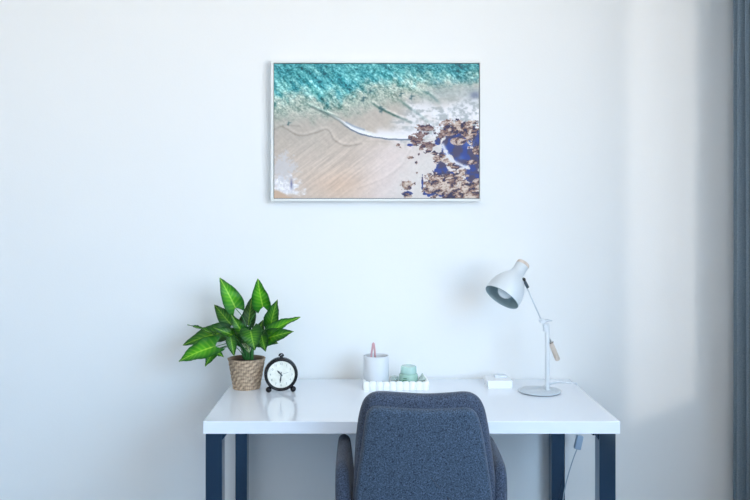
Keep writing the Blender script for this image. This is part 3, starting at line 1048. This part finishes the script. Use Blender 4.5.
# ------------------------------------------------------------------ desk lamp
def lamp():
    Y0 = 2.78
    bxc = at(539.6, 390, Y0).x
    px = at(547.2, 390, Y0).x
    root = thing('desk_lamp', 'white adjustable desk lamp with pale wooden cap and handle', 'lamp', (bxc, Y0, DZ))
    obj('lamp_base', lathe([(0, DZ + 0.0022), (0.0690, DZ + 0.0022), (0.0695, DZ + 0.0026), (0.0695, DZ + 0.0055), (0.067, DZ + 0.0068), (0, DZ + 0.0068)], 96, Matrix.Translation((bxc, Y0, 0))),
        M['base'], root, smooth=True, angle=40)
    obj('base_pad', lathe([(0, DZ + 0.0003), (0.066, DZ + 0.0003), (0.066, DZ + 0.0022), (0, DZ + 0.0022)], 64, Matrix.Translation((bxc, Y0, 0))), M['rubber'], root, smooth=True, angle=40)
    ztop = CAMZ - (323.5 - VY) * Y0 / FPX
    obj('pole', lathe([(0, DZ + 0.0066), (0.0078, DZ + 0.0066), (0.0078, ztop - 0.003), (0.006, ztop), (0, ztop)], 28, Matrix.Translation((px, Y0, 0))), M['lamp_white'], root, smooth=True, angle=50)
    # clamp joint with its wing knob
    ya = Y0 - 0.013
    jc = at(543.2, 320.8, Y0)
    bm = bmesh.new()
    tube([jc + Vector((-0.004, -0.018, -0.001)), jc + Vector((-0.004, 0.010, -0.001))], 0.0078, 18, bm)
    tube([at(544.5, 324, Y0), at(545.8, 331, Y0)], [0.0068, 0.0085], 16, bm)
    obj('joint', bm, M['lamp_white'], root, smooth=True, angle=50)
    obj('wing_knob', tube(spline([jc + Vector((0.003, -0.012, 0)), jc + Vector((0.013, -0.012, 0.003)), jc + Vector((0.028, -0.010, 0.0015))], 4), [0.006, 0.006, 0.0055, 0.005, 0.0045, 0.0035, 0.003, 0.0025, 0.002], 12),
        M['rod'], root, smooth=True)
    A = at(524.3, 281.5, Y0 - 0.016)
    Bq = at(551.2, 342.5, Y0 + 0.030)
    obj('arm', tube([A, Bq], 0.0024, 12), M['rod'], root, smooth=True)
    dirn = (A - Bq).normalized()
    # metal fork by the shade
    f0, f1 = at(523.5, 279.2, Y0 - 0.019), at(527.9, 287.6, Y0 - 0.013)
    fk = bmesh.new()
    tube([f0, f1], 0.0052, 12, fk)
    obj('fork', fk, M['fork'], root, smooth=True, angle=50)
    kn = bmesh.new()
    tube([f0 + Vector((0, -0.009, 0)), f0 + Vector((0, 0.012, 0))], 0.0056, 14, kn)
    o = obj('fork_screw', kn, M['black_metal'], root, smooth=True, angle=50)
    o['label'] = 'dark pivot screw'
    # wooden handle with a wire eye
    w0, w1 = at(551.0, 343.2, Y0 + 0.030), at(557.8, 360.0, Y0 + 0.042)
    wd = (w1 - w0)
    L_ = wd.length
    obj('wooden_handle', lathe([(0, 0), (0.0072, 0.0), (0.0082, 0.002), (0.0086, L_ * 0.6), (0.0086, L_ - 0.003), (0.0070, L_), (0, L_)], 24, Matrix.Translation(w0) @ frame_to(wd)), M['wood'], root, smooth=True, angle=50)
    e0 = at(551.0, 342.0, Y0 + 0.030)
    obj('wire_eye', tube([e0 + Vector((0.0062 * math.cos(a), -0.003, 0.006 * math.sin(a) + 0.001)) for a in np.linspace(-PI, 0.35, 14)], 0.0011, 8), M['black_metal'], root, smooth=True)
    # shade
    ys = 2.752
    O = at(501.8, 297.3, ys)
    view = (O - Vector((0, 0, CAMZ))).normalized()
    right = Vector((1, 0, 0))
    right = (right - view * right.dot(view)).normalized()
    up = right.cross(view).normalized()
    ax_img = (right * 0.547 + up * 0.837).normalized()
    tilt = math.radians(21)
    ax = (ax_img * math.cos(tilt) + view * math.sin(tilt)).normalized()
    S = Matrix.Translation(O) @ frame_to(ax)
    pr = [(0.0612, 0.0), (0.0618, 0.010), (0.0612, 0.022), (0.0590, 0.036), (0.0545, 0.052), (0.0478, 0.066), (0.0400, 0.078), (0.0320, 0.088), (0.0265, 0.096), (0.0238, 0.104), (0.0226, 0.112), (0.0222, 0.135)]
    bm = bmesh.new()
    lathe(pr, 72, S, bm)
    o = obj('lamp_shade', bm, M['lamp_white'], root, smooth=True)
    bm = bmesh.new()
    inn = [(r - 0.0016, z) for r, z in pr[:9]] + [(0.0, 0.096)]
    lathe([(0.0612, -0.0001), (0.0605, -0.0012), (0.0598, -0.0001)] + inn, 72, S, bm)
    inner = obj('shade_lining', bm, M['lamp_inner'], root, smooth=True)
    inner['label'] = 'blue-grey inside of the shade'
    obj('wooden_cap', lathe([(0, 0.135), (0.0224, 0.135), (0.0228, 0.136), (0.0222, 0.1445), (0.0205, 0.1465), (0, 0.147)], 40, S), M['wood'], root, smooth=True, angle=50)
    obj('bulb', lathe([(0, 0.002), (0.011, 0.0035), (0.020, 0.009), (0.026, 0.018), (0.027, 0.029), (0.0235, 0.043), (0.016, 0.060), (0.0125, 0.075), (0.0125, 0.095)], 36, S), M['bulb'], root, smooth=True)
    # pivot stub from the shade out to the fork
    obj('pivot', tube([O + ax * 0.078, f0 + Vector((0, 0.004, 0))], 0.004, 12), M['chrome'], root, smooth=True)
    # cord: over the desk, off its right edge and down to the floor
    yz = 2.905
    xe = DX1 + 0.0035
    pts = [(bxc + 0.03, Y0 + 0.060, DZ + 0.0032), (bxc + 0.055, Y0 + 0.115, DZ + 0.0024), (bxc + 0.098, Y0 + 0.148, DZ + 0.0024), (xe - 0.030, yz + 0.008, DZ + 0.0024),
           (xe - 0.003, yz + 0.002, DZ + 0.0022), (xe + 0.001, yz, DZ - 0.006), (xe + 0.0025, yz, DZ - 0.08)]
    sw0, sw1 = at(580.0, 435.5, yz), at(577.0, 449.0, yz)
    pts += [tuple(sw0 + Vector((0, 0, 0.002)))]
    cord = obj('cord', tube(spline(pts, 8), 0.0020, 8), M['cable_white'], root, smooth=True)
    sd = sw1 - sw0
    bm = bmesh.new()
    b2 = box(-0.0115, 0.0115, -0.009, 0.009, 0, sd.length, 0.003, 3)
    b2.transform(Matrix.Translation(sw0) @ Matrix.Rotation(math.atan2(-sd.x, -sd.z) + PI, 4, 'Y'))
    obj('inline_switch', b2, M['switch'], root, smooth=True, angle=50)
    pts = [sw1, at(573.2, 459, yz), at(568.2, 475, yz), at(565.0, 488, yz), at(563.2, 500, yz), at(562.5, 530, yz), Vector((at(563, 560, yz).x, yz, 0.10)), Vector((0.66, yz + 0.02, 0.003)), Vector((0.58, yz + 0.04, 0.003))]
    obj('cord', tube(spline(pts, 8), 0.0019, 8), M['cable'], root, smooth=True)


lamp()

# ------------------------------------------------------------------ light: daylight through the right-hand window
w = bpy.data.worlds.new('sky')
bpy.context.scene.world = w
w.use_nodes = True
N, L = w.node_tree.nodes, w.node_tree.links
bg = N['Background']
tc = N.new('ShaderNodeTexCoord')
sep = N.new('ShaderNodeSeparateXYZ')
cr = N.new('ShaderNodeValToRGB')
cr.color_ramp.elements[0].position = 0.44
cr.color_ramp.elements[1].position = 0.60
cr.color_ramp.elements[0].color = (0.87, 0.80, 0.72, 1)
cr.color_ramp.elements[1].color = (0.49, 0.735, 1.0, 1)
mr = N.new('ShaderNodeMapRange')
mr.inputs['From Min'].default_value = -1
mr.inputs['From Max'].default_value = 1
L.new(tc.outputs['Generated'], sep.inputs[0])
L.new(sep.outputs['Z'], mr.inputs['Value'])
L.new(mr.outputs['Result'], cr.inputs['Fac'])
L.new(cr.outputs['Color'], bg.inputs['Color'])
bg.inputs['Strength'].default_value = 10.8


def portal(name, loc, rot, sx, sy):
    l = bpy.data.lights.new(name, 'AREA')
    l.shape = 'RECTANGLE'
    l.size, l.size_y = sx, sy
    l.cycles.is_portal = True
    o = bpy.data.objects.new(name, l)
    C.objects.link(o)
    o.location = loc
    o.rotation_euler = rot
    return o


portal('window_portal', (XR + 0.145, (WY0 + WY1) / 2, (WZ0 + WZ1) / 2), (0, math.radians(90), 0), WZ1 - WZ0, WY1 - WY0)
sun = bpy.data.lights.new('hazy_sun', 'SUN')
sun.energy = 0.5
sun.angle = math.radians(0.8)
sun.color = (1.0, 0.93, 0.86)
so = bpy.data.objects.new('hazy_sun', sun)
C.objects.link(so)
so.location = (3, -3, 3)
dv = Vector((-0.148, 1.0, -0.06)).normalized()
so.rotation_euler = (-dv).to_track_quat('Z', 'Y').to_euler()

# ------------------------------------------------------------------ camera
cam = bpy.data.cameras.new('camera')
co_ = bpy.data.objects.new('camera', cam)
C.objects.link(co_)
co_.location = (0, 0, CAMZ)
co_.rotation_euler = (math.radians(90), 0, 0)
cam.sensor_width = 36
cam.lens = 36 * FPX / 750
cam.shift_x = (375 - VX) / 750
cam.shift_y = -(250 - VY) / 750
cam.clip_start = 0.02
sc = bpy.context.scene
sc.camera = co_
sc.view_settings.view_transform = 'Standard'
sc.view_settings.look = 'None'
sc.view_settings.gamma = 1
sc.view_settings.use_curve_mapping = False
sc.view_settings.exposure = 0.0
sc.cycles.use_denoising = True
sc.cycles.max_bounces = 10
sc.cycles.diffuse_bounces = 7
